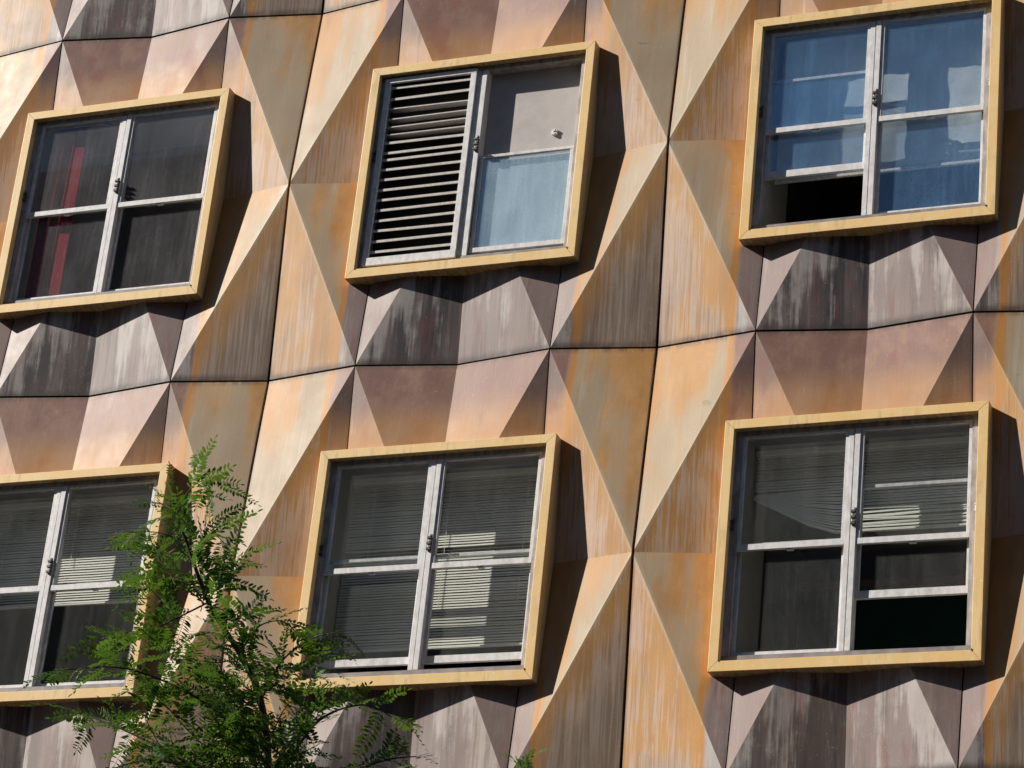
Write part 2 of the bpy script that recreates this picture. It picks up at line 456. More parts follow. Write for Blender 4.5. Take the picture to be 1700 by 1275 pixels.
def box(name, mat, parent, x0, x1, y0, y1, z0, z1, bevel=0.0):
    c = ((x0 + x1) / 2, (y0 + y1) / 2, (z0 + z1) / 2)
    bm = bmesh.new()
    bm_box(bm, x0 - c[0], x1 - c[0], y0 - c[1], y1 - c[1], z0 - c[2], z1 - c[2])
    return done(bm, name, mat, parent, c, bevel=bevel)

# ------------------------------------------------------------------ setting
bm = bmesh.new()
v = [bm.verts.new(c) for c in ((-600, -600, 0), (600, -600, 0), (600, 600, 0), (-600, 600, 0))]
bm.faces.new(v)
me = bpy.data.meshes.new('ground')
bm.to_mesh(me); bm.free()
tag(link('ground', me, 'asphalt'), 'dark asphalt street at the foot of the building', None, kind='structure')

# the block across the street, met only in the panes and in the light it keeps out
def opposite(x0, x1, y, hgt, label, mat, floors, bays):
    e = empty('office_building', ((x0 + x1) / 2, y, 0))
    tag(e, label, 'building', 'buildings across the street')
    cx = (x0 + x1) / 2
    def part(name, m, a0, a1, b0, b1, c0, c1):
        bm = bmesh.new()
        bm_box(bm, a0, a1, b0, b1, c0, c1)
        bmesh.ops.recalc_face_normals(bm, faces=bm.faces)
        me = bpy.data.meshes.new(name)
        bm.to_mesh(me); bm.free()
        return link(name, me, m, e)
    hw = (x1 - x0) / 2
    part('wall', mat, -hw, hw, -14, 0, 0, hgt)
    part('roof_edge', 'concrete', -hw - 0.2, hw + 0.2, -14.2, 0.2, hgt, hgt + 0.5)
    fh = hgt / floors
    bw = (x1 - x0) / bays
    for f in range(2, floors):
        part('string_course', 'concrete', -hw + 0.1, hw - 0.1, 0.0, 0.12, f * fh - 0.1, f * fh + 0.1)
        for b in range(bays):
            xa = -hw + b * bw + bw * 0.25
            if abs(xa + cx + 10) > 34: continue
            p = part('window', 'slab', xa, xa + bw * 0.5, 0.0, 0.05, f * fh + fh * 0.3, f * fh + fh * 0.8)
opposite(-66, -18, -31.0, 33.0, 'tall dark block across the street mirrored in the dusty panes', 'opp', 9, 14)
opposite(-17.8, 62, -31.0, 25.0, 'lower dark block across the street mirrored in the lower panes', 'opp', 6, 22)

# ------------------------------------------------------------------ building
building = empty('building', (0, 0, 0))
tag(building, 'building clad in folded weathered orange and mauve metal panels with boxed windows', 'building')
BAYS = range(-2, 3)
FLOORS = range(-2, 2)

# facade frame: everything in module units hangs from this origin
def root_off(o):
    o.location = o.location + Vector((0, 0, Z0))
    return o

def depth(u, v):
    """folded sheet: y at facade coordinates (v in half storeys)"""
    i, j = math.floor(u), math.floor(v)
    def node(a, b):
        m, n = a % 4, b % 2
        if n == 0: return -DA if m in (1, 3) else 0.0
        return -DP if m in (0, 2) else -DN
    fu, fv = u - i, v - j
    a, b, c, d = node(i, j), node(i + 1, j), node(i, j + 1), node(i + 1, j + 1)
    if (i % 2) != (j % 2):           # ridge runs from lower left to upper right
        return a + (b - a) * fu + (d - b) * fv if fu > fv else a + (c - a) * fv + (d - c) * fu
    if fu + fv < 1: return a + (b - a) * fu + (c - a) * fv
    return d + (c - d) * (1 - fu) + (b - d) * (1 - fv)

def ynode(a, b):
    m, n = a % 4, b % 2
    if n == 0: return -DA if m in (1, 3) else 0.0
    return -DP if m in (0, 2) else -DN

panel_no = [0]
def make_panel(u0, u1, v0, v1, i, j, gl, gr, gb, gt, rng):
    """one folded sheet between joints; cut round the window casing"""
    bm = bmesh.new()
    vd = {}
    for a in range(u0, u1 + 1):
        for b in range(v0, v1 + 1):
            vd[(a, b)] = bm.verts.new((a, ynode(a, b), b * H))
    for a in range(u0, u1):
        for b in range(v0, v1):
            q = [vd[(a, b)], vd[(a + 1, b)], vd[(a + 1, b + 1)], vd[(a, b + 1)]]
            ridge_a = (a % 2 == 0) == (b % 2 == 1)      # is (a,b) a ridge node
            if ridge_a:
                bm.faces.new((q[0], q[1], q[2])); bm.faces.new((q[0], q[2], q[3]))
            else:
                bm.faces.new((q[0], q[1], q[3])); bm.faces.new((q[1], q[2], q[3]))
    def cut(co, no, clear=True):
        bmesh.ops.bisect_plane(bm, geom=bm.verts[:] + bm.edges[:] + bm.faces[:], dist=1e-6, plane_co=co, plane_no=no, clear_outer=clear)
    cut((u0 + gl, 0, 0), (-1, 0, 0)); cut((u1 - gr, 0, 0), (1, 0, 0))
    cut((0, 0, v0 * H + gb), (0, 0, -1)); cut((0, 0, v1 * H - gt), (0, 0, 1))
    return bm

def finish_panel(bm, name, i, seed, tiltx):
    bmesh.ops.recalc_face_normals(bm, faces=bm.faces)
    bmesh.ops.dissolve_limit(bm, angle_limit=0.004, verts=bm.verts, edges=bm.edges)
    bm.normal_update()
    for f in bm.faces:
        if f.normal.y > 0: f.normal_flip()
    es = [e for e in bm.edges if len(e.link_faces) == 2 and e.calc_face_angle(0) > 0.03]
    if es:
        bmesh.ops.bevel(bm, geom=es, offset=0.013, segments=3, affect='EDGES', profile=0.5, clamp_overlap=True)
    be = [e for e in bm.edges if len(e.link_faces) == 1]
    r = bmesh.ops.extrude_edge_only(bm, edges=be)
    for x in r['geom']:
        if isinstance(x, bmesh.types.BMVert):
            x.co.y = x.co.y + 0.05
    bm.normal_update()
    c = Vector((0, 0, 0))
    for x in bm.verts: c += x.co
    c /= len(bm.verts)
    c.y = 0
    me = bpy.data.meshes.new(name)
    world_co = [x.co.copy() for x in bm.verts]
    for x in bm.verts: x.co = (x.co - c) * S
    bm.to_mesh(me); bm.free()
    n = len(me.vertices)
    la = me.attributes.new('loc', 'FLOAT_VECTOR', 'CORNER')
    fp = me.attributes.new('fp', 'FLOAT_VECTOR', 'POINT')
    for k, co in enumerate(world_co):
        fp.data[k].vector = (co.x, co.z, seed[2])
    ua = me.attributes.new('up', 'FLOAT', 'FACE')
    lf = me.attributes.new('lf', 'FLOAT', 'FACE')
    for pl in me.polygons:
        zc = sum(world_co[q].z for q in pl.vertices) / len(pl.vertices)
        jr = 2 * round(zc / H / 2)                    # the nearer floor joint
        for li, q in zip(pl.loop_indices, pl.vertices):
            co = world_co[q]
            la.data[li].vector = (co.x - (4 * i + 2), co.z / H - jr, 1 + co.y / 0.162)
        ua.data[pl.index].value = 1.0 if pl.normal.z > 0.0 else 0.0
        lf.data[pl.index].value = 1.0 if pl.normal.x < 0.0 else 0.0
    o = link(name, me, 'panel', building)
    o.location = c * S + Vector((0, (seed[2] * 7.77 % 1.0 - 0.5) * 0.006, Z0))
    return o

rng = random.Random(4)
def split_and_finish(bm, name, i, vj, tag_seed):
    finish_panel(bm, name, i, (0, vj, tag_seed), 0)

GP, GA, GH = 0.0135, 0.0062, 0.0105
for i in BAYS:
    for j in FLOORS:
        b, v0 = 4 * i, 2 * j
        wl, wr, wb, wt = b + WL + 0.012, b + WR - 0.012, v0 * H + WB + 0.012, v0 * H + WT - 0.012
        # the pier strips are one storey high
        for side in (0, 1):
            u0 = b if side == 0 else b + 3
            if True:
                bm = make_panel(u0, u0 + 1, v0, v0 + 2, i, j,
                                GP if side == 0 else GA, GA if side == 0 else GP, GH, GH, rng)
                for co, no in (((wl, 0, 0), (1, 0, 0)), ((wr, 0, 0), (1, 0, 0)), ((0, 0, wb), (0, 0, 1)), ((0, 0, wt), (0, 0, 1))):
                    bmesh.ops.bisect_plane(bm, geom=bm.verts[:] + bm.edges[:] + bm.faces[:], dist=1e-6, plane_co=co, plane_no=no)
                kill = [f for f in bm.faces if wl < f.calc_center_median().x < wr and wb < f.calc_center_median().z < wt]
                bmesh.ops.delete(bm, geom=kill, context='FACES')
                finish_panel(bm, 'cladding_panel', i, (0, 0, rng.uniform(0, 90)), 0)
        # panels below and above the window
        bm = make_panel(b + 1, b + 3, v0, v0 + 1, i, j, GA, GA, GH, 0.0, rng)
        bmesh.ops.bisect_plane(bm, geom=bm.verts[:] + bm.edges[:] + bm.faces[:], dist=1e-6, plane_co=(0, 0, wb), plane_no=(0, 0, 1), clear_outer=True)
        finish_panel(bm, 'cladding_panel', i, (0, 2 * j, rng.uniform(0, 90)), 0)
        bm = make_panel(b + 1, b + 3, v0 + 1, v0 + 2, i, j, GA, GA, 0.0, GH, rng)
        bmesh.ops.bisect_plane(bm, geom=bm.verts[:] + bm.edges[:] + bm.faces[:], dist=1e-6, plane_co=(0, 0, wt), plane_no=(0, 0, -1), clear_outer=True)
        finish_panel(bm, 'cladding_panel', i, (0, 2 * j + 2, rng.uniform(0, 90)), 0)

# backing wall behind the sheets, with the window openings left free
U0, U1 = 4 * BAYS[0], 4 * BAYS[-1] + 4
bm = bmesh.new()
Y0, Y1 = 0.075, 0.5
IL, IR, IB, IT = WL + 0.06, WR - 0.06, WB + 0.06, WT - 0.06
for i in BAYS:
    b = 4 * i
    za, zb = 2 * FLOORS[0] * H, (2 * FLOORS[-1] + 2) * H
    bm_box(bm, b, b + IL, Y0, Y1, za, zb)
    bm_box(bm, b + IR, b + 4, Y0, Y1, za, zb)
    for j in FLOORS:
        z = 2 * j * H
        bm_box(bm, b + IL, b + IR, Y0, Y1, z, z + IB)
        bm_box(bm, b + IL, b + IR, Y0, Y1, z + IT, z + 2 * H)
root_off(done(bm, 'backing_wall', 'wall', building, (0, 0, 0)))
# rooms: floors, partitions, back wall
for j in list(FLOORS) + [FLOORS[-1] + 1]:
    z = 2 * j * H
    root_off(box('floor_slab', 'slab', building, U0, U1, 0.51, 7.0, z - 0.22, z + 0.22))
for i in list(BAYS) + [BAYS[-1] + 1]:
    for j in FLOORS:
        z = 2 * j * H
        root_off(box('partition_wall', 'room', building, 4 * i - 0.07, 4 * i + 0.07, 0.51, 6.4, z + 0.225, z + 2 * H - 0.225))
root_off(box('rear_wall', 'room', building, U0 - 0.2, U1 + 0.2, 7.005, 7.4, -Z0 / S, 4 * H + 0.3))
root_off(box('side_wall', 'concrete', building, U0 - 0.5, U0 - 0.1, 0.0, 7.0, -Z0 / S, 4 * H + 0.22))
root_off(box('side_wall', 'concrete', building, U1 + 0.1, U1 + 0.5, 0.0, 7.0, -Z0 / S, 4 * H + 0.22))
root_off(box('base_wall', 'concrete', building, U0, U1, 0.02, 0.6, -Z0 / S, -4 * H - 0.24, bevel=0.01))
root_off(box('parapet', 'concrete', building, U0 - 0.5, U1 + 0.5, -0.25, 0.6, 4 * H + 0.24, 4 * H + 0.95, bevel=0.01))

# ------------------------------------------------------------------ windows
def casing_piece(parent, kind, b, z):
    """one mitred member of the gold box round a window"""
    L, R, B, T = WL, WR, WB, WT
    yb, yi = 0.06, -0.165
    l, r, bo, t = L + FW, R - FW, B + FB, T - FW
    eps = 0.0016
    bm = bmesh.new()
    if kind == 'left':   o_a, o_b, i_a, i_b = (L, B), (L, T), (l, bo), (l, t)
    elif kind == 'right': o_a, o_b, i_a, i_b = (R, B), (R, T), (r, bo), (r, t)
    elif kind == 'top':  o_a, o_b, i_a, i_b = (L + eps, T), (R - eps, T), (l + eps, t), (r - eps, t)
    else:                o_a, o_b, i_a, i_b = (L + eps, B), (R - eps, B), (l + eps, bo), (r - eps, bo)
    c = ((L + R) / 2, 0, (B + T) / 2)
    def vv(p, y): return bm.verts.new((p[0] - c[0], y, p[1] - c[2]))
    k = 0.5
    def mid(p, q): return (p[0] + (q[0] - p[0]) * k, p[1] + (q[1] - p[1]) * k)
    oa = [vv(o_a, yb), vv(o_a, -WY), vv(i_a, -WY), vv(i_a, yi), vv(mid(o_a, i_a), yi), vv(mid(o_a, i_a), yb)]
    ob = [vv(o_b, yb), vv(o_b, -WY), vv(i_b, -WY), vv(i_b, yi), vv(mid(o_b, i_b), yi), vv(mid(o_b, i_b), yb)]
    n = len(oa)
    for q in range(n):
        bm.faces.new((oa[q], oa[(q + 1) % n], ob[(q + 1) % n], ob[q]))
    bm.faces.new(oa); bm.faces.new(list(reversed(ob)))
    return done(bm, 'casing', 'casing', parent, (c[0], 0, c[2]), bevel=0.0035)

def sash_ring(name, parent, x0, x1, z0, z1, y, st, rb, rt, dep=0.034):
    bm = bmesh.new()
    c = ((x0 + x1) / 2, y, (z0 + z1) / 2)
    def bb(a, b_, c_, d, ex=0.0):
        bm_box(bm, a - c[0], b_ - c[0], -dep / 2 - ex, dep / 2, c_ - c[2], d - c[2])
    bb(x0, x0 + st, z0 + rb, z1 - rt)
    bb(x1 - st, x1, z0 + rb, z1 - rt)
    bb(x0, x1, z0, z0 + rb, 0.004)
    bb(x0, x1, z1 - rt, z1, 0.002)
    return done(bm, name, 'alu', parent, c, bevel=0.002)

def pane(parent, x0, x1, z0, z1, y, mat):
    return box('pane', mat, parent, x0, x1, y - 0.003, y + 0.003, z0, z1)

def latch(parent, x, y, z, mat='rubber', n=3, s=1.0):
    bm = bmesh.new()
    bm_box(bm, -0.012 * s, 0.012 * s, -0.006, 0.006, -0.075 * s, 0.075 * s)
    for k in range(n):
        zz = (-0.055 + 0.11 * k / max(1, n - 1)) * s if n > 1 else 0.0
        bm_box(bm, -0.02 * s, 0.026 * s, -0.034 * s, -0.004, zz - 0.011 * s, zz + 0.011 * s)
        bm_box(bm, 0.014 * s, 0.034 * s, -0.044 * s, -0.02 * s, zz + 0.002 * s, zz + 0.024 * s)
    return done(bm, 'latch', mat, parent, (x, y, z), bevel=0.003)

AL, AR = WL + FW - 0.005, WR - FW + 0.005     # clear opening of the casing
AB, AT = WB + FB - 0.005, WT - FW + 0.005
MC = 1.985                                     # mullion centre
def window(i, j, glass=('glass',) * 4, lows=(0.0, 0.0), left='sash', right='sash', detail=True):
    """lows: how far each lower sash is pushed up"""
    bm = bmesh.new()
    y0, y1 = -0.163, -0.045
    cc = (2.0, 0, 2.1)
    def bb(x0, x1, ya, yb, z0, z1): bm_box(bm, x0 - cc[0], x1 - cc[0], ya, yb, z0 - cc[2], z1 - cc[2])
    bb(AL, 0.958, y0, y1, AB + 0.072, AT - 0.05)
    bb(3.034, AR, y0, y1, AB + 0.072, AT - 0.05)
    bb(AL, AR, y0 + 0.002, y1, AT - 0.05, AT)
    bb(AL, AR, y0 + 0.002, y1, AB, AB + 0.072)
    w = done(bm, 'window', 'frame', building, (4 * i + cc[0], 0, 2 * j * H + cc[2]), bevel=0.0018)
    root_off(w)
    # sub-parts are placed relative to the window object
    class P: pass
    def rel(o):
        o.location = o.location - Vector((cc[0], 0, cc[2])) * S
        return o
    for k in ('left', 'right', 'top', 'bottom'):
        rel(casing_piece(w, k, 0, 0))
    rel(box('mullion', 'alu', w, 1.934, 1.978, y0, y1, AB + 0.0735, AT - 0.052, bevel=0.0018))
    rel(box('mullion', 'alu', w, 1.988, 2.036, y0 - 0.006, y1, AB + 0.0735, AT - 0.052, bevel=0.0018))
    rel(box('sill', 'sill', w, AL + 0.002, AR - 0.002, -0.172, -0.1635, AB + 0.001, AB + 0.071))
    if detail:
        r = random.Random(i * 7 + j)
        bm = bmesh.new()
        z = AB + 0.12
        while z < AT - 0.2:
            ln = r.uniform(0.03, 0.2)
            if r.random() < 0.55:
                bw = r.uniform(0.004, 0.011)
                bm_box(bm, -bw, 0.004, -0.006, 0.006, z, z + ln)
            z += ln + r.uniform(0.0, 0.03)
        rel(done(bm, 'sealant', 'rivet', w, (AR - 0.006, -0.172, 0), bevel=0.002))
        bm = bmesh.new()
        bm_box(bm, -0.006, 0.007, -0.003, 0.004, -0.010, 0.006)
        rel(done(bm, 'corner_plug', 'sill', w, (AR - 0.006, -0.2425, AB + 0.012), bevel=0.004))
        bm = bmesh.new()
        bm_box(bm, -0.007, 0.006, -0.003, 0.004, -0.010, 0.006)
        rel(done(bm, 'corner_plug', 'sill', w, (AL + 0.006, -0.2425, AB + 0.012), bevel=0.004))
    # painted reveal inside
    rel(box('reveal_lining', 'lining' if detail and (i, j) in ((1, -1), (1, 0), (0, -1)) else 'room', w, 0.935, 0.953, -0.04, 0.62, AB, AT))
    rel(box('reveal_lining', 'room', w, 3.05, 3.07, -0.04, 0.62, AB, AT))
    rel(box('reveal_lining', 'room', w, 0.954, 3.049, -0.04, 0.62, AB - 0.02, AB + 0.01))
    rel(box('reveal_lining', 'room', w, 0.954, 3.049, -0.04, 0.62, AT - 0.01, AT + 0.02))
    zl, zh, zm = AB + 0.074, AT - 0.052, 2.062
    for s, (x0, x1, typ) in enumerate(((0.96, 1.932, left), (2.038, 3.032, right))):
        if typ == 'louvre':
            rel(sash_ring('louvre_frame', w, x0 - 0.02, x1 - 0.002, zl - 0.02, zh + 0.02, -0.176, 0.058, 0.085, 0.05, 0.03))
            zs = [3.08, 2.953, 2.838, 2.722, 2.63, 2.54, 2.444, 2.331, 2.254, 2.141, 2.027, 1.912, 1.799, 1.685, 1.57, 1.453, 1.339, 1.222]
            thin = {2, 3, 4, 5}
            for k, zz in enumerate(zs):
                lip = 0.012 if k in thin else 0.026
                bm = bmesh.new()
                xa, xb = -(x1 - x0) / 2 + 0.04, (x1 - x0) / 2 - 0.062
                prof = [(-0.165, -lip / 2), (-0.165, lip / 2), (-0.06, lip / 2 + 0.062), (-0.06, lip / 2 + 0.054), (-0.157, lip / 2 - 0.006), (-0.157, -lip / 2)]
                if k in thin: prof = [(-0.165, -lip / 2), (-0.165, lip / 2), (-0.06, lip / 2 + 0.012), (-0.06, lip / 2 + 0.002), (-0.157, lip / 2 - 0.008), (-0.157, -lip / 2)]
                tw = random.Random(k).uniform(-0.004, 0.004)
                A = [bm.verts.new((xa, p[0] + 0.11, p[1] + tw)) for p in prof]
                B = [bm.verts.new((xb, p[0] + 0.11, p[1] - tw)) for p in prof]
                for q in range(6): bm.faces.new((A[q], A[(q + 1) % 6], B[(q + 1) % 6], B[q]))
                bm.faces.new(A); bm.faces.new(list(reversed(B)))
                rel(done(bm, 'louvre_slat', 'louvre', w, ((x0 + x1) / 2, -0.11, zz)))
            rel(box('louvre_backing', 'wall', w, x0, x1, -0.03, -0.02, zl, zh))
            continue
        if typ == 'board':
            rel(box('infill_board', 'board', w, x0, x1, -0.047, -0.035, zl, zh))
            rel(box('pane_backing', 'paleboard', w, x0 + 0.02, x1 - 0.01, -0.085, -0.075, 1.14, 2.15))
            rel(sash_ring('lower_sash', w, x0 + 0.012, x1 - 0.002, 1.118, 2.19, -0.128, 0.034, 0.05, 0.03, 0.03))
            rel(pane(w, x0 + 0.046, x1 - 0.036, 1.168, 2.16, -0.124, glass[3]))
            bm = bmesh.new()
            for q in range(7):
                a = q * 0.9
                bm_box(bm, 0.022 * math.cos(a) * (q > 0) - 0.013, 0.022 * math.cos(a) * (q > 0) + 0.013, -0.02 - 0.004 * q % 0.012, 0.0, 0.022 * math.sin(a) * (q > 0) - 0.012, 0.022 * math.sin(a) * (q > 0) + 0.012)
            rel(done(bm, 'plaster_lump', 'rivet', w, (2.778, -0.0475, 2.412), bevel=0.004))
            continue
        # upper sash outside, lower sash inside
        rel(sash_ring('upper_sash', w, x0, x1, zm, zh + 0.004, -0.14, 0.03, 0.054, 0.026))
        rel(pane(w, x0 + 0.03, x1 - 0.03, zm + 0.054, zh - 0.022, -0.14, glass[s]))
        d = lows[s]
        z0 = 1.085 + d
        rel(sash_ring('lower_sash', w, x0, x1, z0, z0 + 1.06, -0.092, 0.03, 0.07 if d else 0.045, 0.03))
        rel(pane(w, x0 + 0.03, x1 - 0.03, z0 + (0.07 if d else 0.045), z0 + 1.03, -0.092, glass[2 + s]))
        # small pull under the meeting rail
        rel(box('sash_pull', 'alu', w, (x0 + x1) / 2 - 0.03, (x0 + x1) / 2 + 0.03, -0.15, -0.12, zm - 0.016, zm - 0.001))
    if detail:
        rel(latch(w, 2.012, -0.1755, 2.30))
        rel(latch(w, AL + 0.028, -0.1695, 2.30, n=2, s=0.7))
        rel(latch(w, AR - 0.02, -0.1695, 2.33, 'rivet', n=2, s=0.55))
    return w

DARK = ('glass',) * 4
WIN = {
    (-1, 0): dict(glass=DARK),
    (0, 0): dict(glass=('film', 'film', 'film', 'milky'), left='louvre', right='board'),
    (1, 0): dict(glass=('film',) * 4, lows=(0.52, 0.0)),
    (-1, -1): dict(glass=('clean',) * 4),
    (0, -1): dict(glass=('clean',) * 4, lows=(0.075, 0.075)),
    (1, -1): dict(glass=('clean',) * 4, lows=(0.0, 0.488)),
}
for i in BAYS:
    for j in FLOORS:
        if (i, j) in WIN: window(i, j, **WIN[(i, j)])
        else: window(i, j, detail=False)

# ------------------------------------------------------------------ blinds and curtains hanging behind the glass
def blind(i, j, zbot, label, shape=None, y=0.2, x0=0.97, x1=3.035, pitch=0.0268, tilt=50, seed=0):
    r = random.Random(seed)
    e = empty('venetian_blind', M3(4 * i + 2, y, 2 * j * H + zbot))
    tag(e, label, 'blind', 'venetian blinds behind the windows')
    zt = AT - 0.09
    def rel(o):
        o.location = o.location - Vector((2, y, zbot)) * S
        return o
    rel(box('head_rail', 'blindslat', e, x0, x1, y - 0.02, y + 0.02, zt, zt + 0.05))
    bm = bmesh.new()
    n = int((zt - zbot) / pitch)
    us = [x0 + (x1 - x0) * k / 8 for k in range(9)]
    hw = 0.0152
    for k in range(n):
        z = zt - pitch * (k + 0.6)
        th = math.radians(tilt + r.uniform(-4, 4))
        jz = r.uniform(-0.0018, 0.0018)
        tip = r.gauss(0, 0.0022)
        sag = abs(r.gauss(0, 0.0025))
        prev = None
        for u in us:
            zz, tt = (z + jz, th) if shape is None else shape(u, z + jz, th, k, n, r)
            zz += tip * (u - 2) - sag * (1 - ((u - 2) * 2 % 1.0 - 0.5) ** 2 * 4)
            c, s_ = math.cos(tt), math.sin(tt)
            row = [bm.verts.new((u - 2, -hw * c, zz - hw * s_ - zbot)), bm.verts.new((u - 2, -0.003 * s_, zz + 0.003 * c - zbot)), bm.verts.new((u - 2, hw * c, zz + hw * s_ - zbot))]
            if prev:
                bm.faces.new((prev[0], row[0], row[1], prev[1])); bm.faces.new((prev[1], row[1], row[2], prev[2]))
            prev = row
    o = done(bm, 'slats', 'blindslat', e, (0, 0, 0))
    o['kind'] = 'stuff'
    bm = bmesh.new()
    for a, b_ in zip(us, us[1:]):
        za = zbot if shape is None else shape(a, zbot, 0, n, n, r)[0]
        zb = zbot if shape is None else shape(b_, zbot, 0, n, n, r)[0]
        q = [bm.verts.new(c) for c in ((a - 2, -0.016, za - zbot - 0.012), (b_ - 2, -0.016, zb - zbot - 0.012), (b_ - 2, 0.016, zb - zbot - 0.012), (a - 2, 0.016, za - zbot - 0.012),
                                       (a - 2, -0.016, za - zbot + 0.004), (b_ - 2, -0.016, zb - zbot + 0.004), (b_ - 2, 0.016, zb - zbot + 0.004), (a - 2, 0.016, za - zbot + 0.004))]
        for f in ((0, 3, 2, 1), (4, 5, 6, 7), (0, 1, 5, 4), (2, 3, 7, 6)): bm.faces.new([q[t] for t in f])
    done(bm, 'bottom_rail', 'blindslat', e, (0, 0, 0))
    for u in (x0 + 0.25, 2.0, x1 - 0.25):
        rel(box('cord', 'blindslat', e, u - 0.002, u + 0.002, y - 0.023, y - 0.0195, zbot + 0.4, zt))
    return e

def stackline(u, z, th, k, n, r):
    # a bunched group of slats part way down
    if 0.40 < (k / n) < 0.44:
        return z + 0.01, math.radians(10)
    return z, th

def broken(u, z, th, k, n, r):
    # left end of the lowest slats caught up high, the rail bends down to the middle
    zz = z
    if u < 1.65 and z < 2.76:
        f = (1.65 - u) / 0.65
        zz = z * (1 - f) + (2.73 + (z - 2.73) * 0.10) * f
    if u > 1.9 and 2.40 < z < 2.58:
        zz += 0.012 * math.sin(z * 300 + u * 3)
        th = th + 0.35 * math.sin(z * 170)
    if u > 1.9 and abs(z - 2.84) < 0.03:
        th = math.radians(78)
    return zz, th

blind(-1, -1, 2.06, 'short venetian blind drawn halfway down behind the window the tree overlaps most', tilt=63, seed=1)
blind(0, -1, 1.43, 'long venetian blind drawn nearly to the sill behind two slightly raised sashes', shape=stackline, tilt=63, seed=2)
blind(1, -1, 2.34, 'broken venetian blind with its bottom rail sagging from a caught corner', shape=broken, tilt=63, seed=3)

# roller blind of the blue window
def roller():
    e = empty('roller_blind', M3(6, 0.09, 1.69))
    tag(e, 'white fabric roller blind with sunlit patches behind blue tinted glass', 'blind')
    zt = AT - 0.02
    bm = bmesh.new()
    nx, nz = 40, 44
    g = []
    r = random.Random(8)
    for a in range(nx + 1):
        rowl = []
        for b in range(nz + 1):
            u = -0.99 + 2.02 * a / nx
            z = (zt - 1.69) * b / nz
            yy = 0.004 * math.sin(u * 9 + z * 5) + 0.003 * math.sin(z * 17 + u * 4) + 0.0025 * math.sin(u * 23 - z * 9)
            rowl.append(bm.verts.new((u, yy, z)))
        g.append(rowl)
    for a in range(nx):
        for b in range(nz):
            bm.faces.new((g[a][b], g[a + 1][b], g[a + 1][b + 1], g[a][b + 1]))
    bmesh.ops.solidify(bm, geom=bm.faces[:], thickness=0.003)
    done(bm, 'fabric', 'roller', e, (0, 0, 0), smooth=True)
    bm = bmesh.new()
    bm_box(bm, -1.0, 1.04, -0.016, 0.016, -0.03, 0.0)
    done(bm, 'bottom_rail', 'rivet', e, (0, 0, 0), bevel=0.006)
    for k in range(3):
        bm = bmesh.new()
        bm_box(bm, -0.99, -0.06, -0.024, -0.016, 1.045 + 0.026 * k, 1.057 + 0.026 * k)
        done(bm, 'cross_bar', 'alu', e, (0, 0, 0))
roller()

# green board standing in the room of the broken blind
e = empty('chalkboard', M3(6.6, 1.3, -2 * H + 0.225))
tag(e, 'dark green board with a brown top rail behind the raised lower sash', 'board')
for nm, mt, x0, x1, y0, y1, z0, z1 in (('panel', 'green', -1.5, 1.3, -0.02, 0.02, 0.0, 2.02), ('top_rail', 'brownrail', -1.52, 1.32, -0.045, 0.03, 2.022, 2.09)):
    box(nm, mt, e, x0, x1, y0, y1, z0, z1, bevel=0.006)

# red curtain in the upper left window
bm = bmesh.new()
prev = None
z0, z1 = AB + 0.03, AT - 0.05
for k in range(41):
    u = 0.94 + 0.41 * k / 40
    yy = 0.2 + 0.0035 * math.sin(k * 0.55) + 0.001 * math.sin(k * 1.3)
    q = (bm.verts.new((u - 1.15, yy - 0.2, 0)), bm.verts.new((u - 1.15 - 0.02 * math.sin(k * 0.5), (yy - 0.2) * 0.6, z1 - z0)))
    if prev: bm.faces.new((prev[0], q[0], q[1], prev[1]))
    prev = q
bmesh.ops.solidify(bm, geom=bm.faces[:], thickness=0.004)
o = done(bm, 'curtain', 'red', None, (0, 0, 0), smooth=True)
o.location = M3(-4 + 1.26, -0.045, z0)
tag(o, 'narrow dark red curtain hanging behind dusty panes', 'curtain')

# ------------------------------------------------------------------ tree between the camera and the building
def at(px, py, t):
    """point seen at a spot of the photograph, t metres in front of the lens"""
    d = fwd + rgt * ((px - 850) / FPX) - upv * ((py - 637.5) / FPX)
    return CAM + d * t

TD = 10.8
base_xy = at(430, 1275, TD)
tree = empty('tree', (base_xy.x + 0.15, base_xy.y + 0.1, 0))
tag(tree, 'locust tree with feathery green leaves rising in front of the facade', 'tree')
TO = Vector(tree.location)

def tube(name, pts, radii, mat, parent, sides=7):
    bm = bmesh.new()
    prev = None
    for k, p in enumerate(pts):
        d = (pts[min(k + 1, len(pts) - 1)] - pts[max(k - 1, 0)]).normalized()
        x = d.cross(Vector((0.3, 0.9, 0.2))).normalized()
        y = d.cross(x)
        ring = [bm.verts.new(p - TO + (x * math.cos(6.2832 * q / sides) + y * math.sin(6.2832 * q / sides)) * radii[k]) for q in range(sides)]
        if prev:
            for q in range(sides):
                bm.faces.new((prev[q], prev[(q + 1) % sides], ring[(q + 1) % sides], ring[q]))
        prev = ring
    bm.faces.new(prev)
    bmesh.ops.recalc_face_normals(bm, faces=bm.faces)
    me = bpy.data.meshes.new(name)
    bm.to_mesh(me); bm.free()
    for pl in me.polygons: pl.use_smooth = True
    return link(name, me, mat, parent)

def smooth_path(ctrl, n):
    out = []
    m = len(ctrl) - 1
    for k in range(n + 1):
        t = k / n * m
        i = min(int(t), m - 1)
        f = t - i
        p0, p1, p2, p3 = ctrl[max(i - 1, 0)], ctrl[i], ctrl[i + 1], ctrl[min(i + 2, m)]
        out.append(0.5 * ((2 * p1) + (p2 - p0) * f + (2 * p0 - 5 * p1 + 4 * p2 - p3) * f * f + (3 * p1 - p0 - 3 * p2 + p3) * f ** 3))
    return out

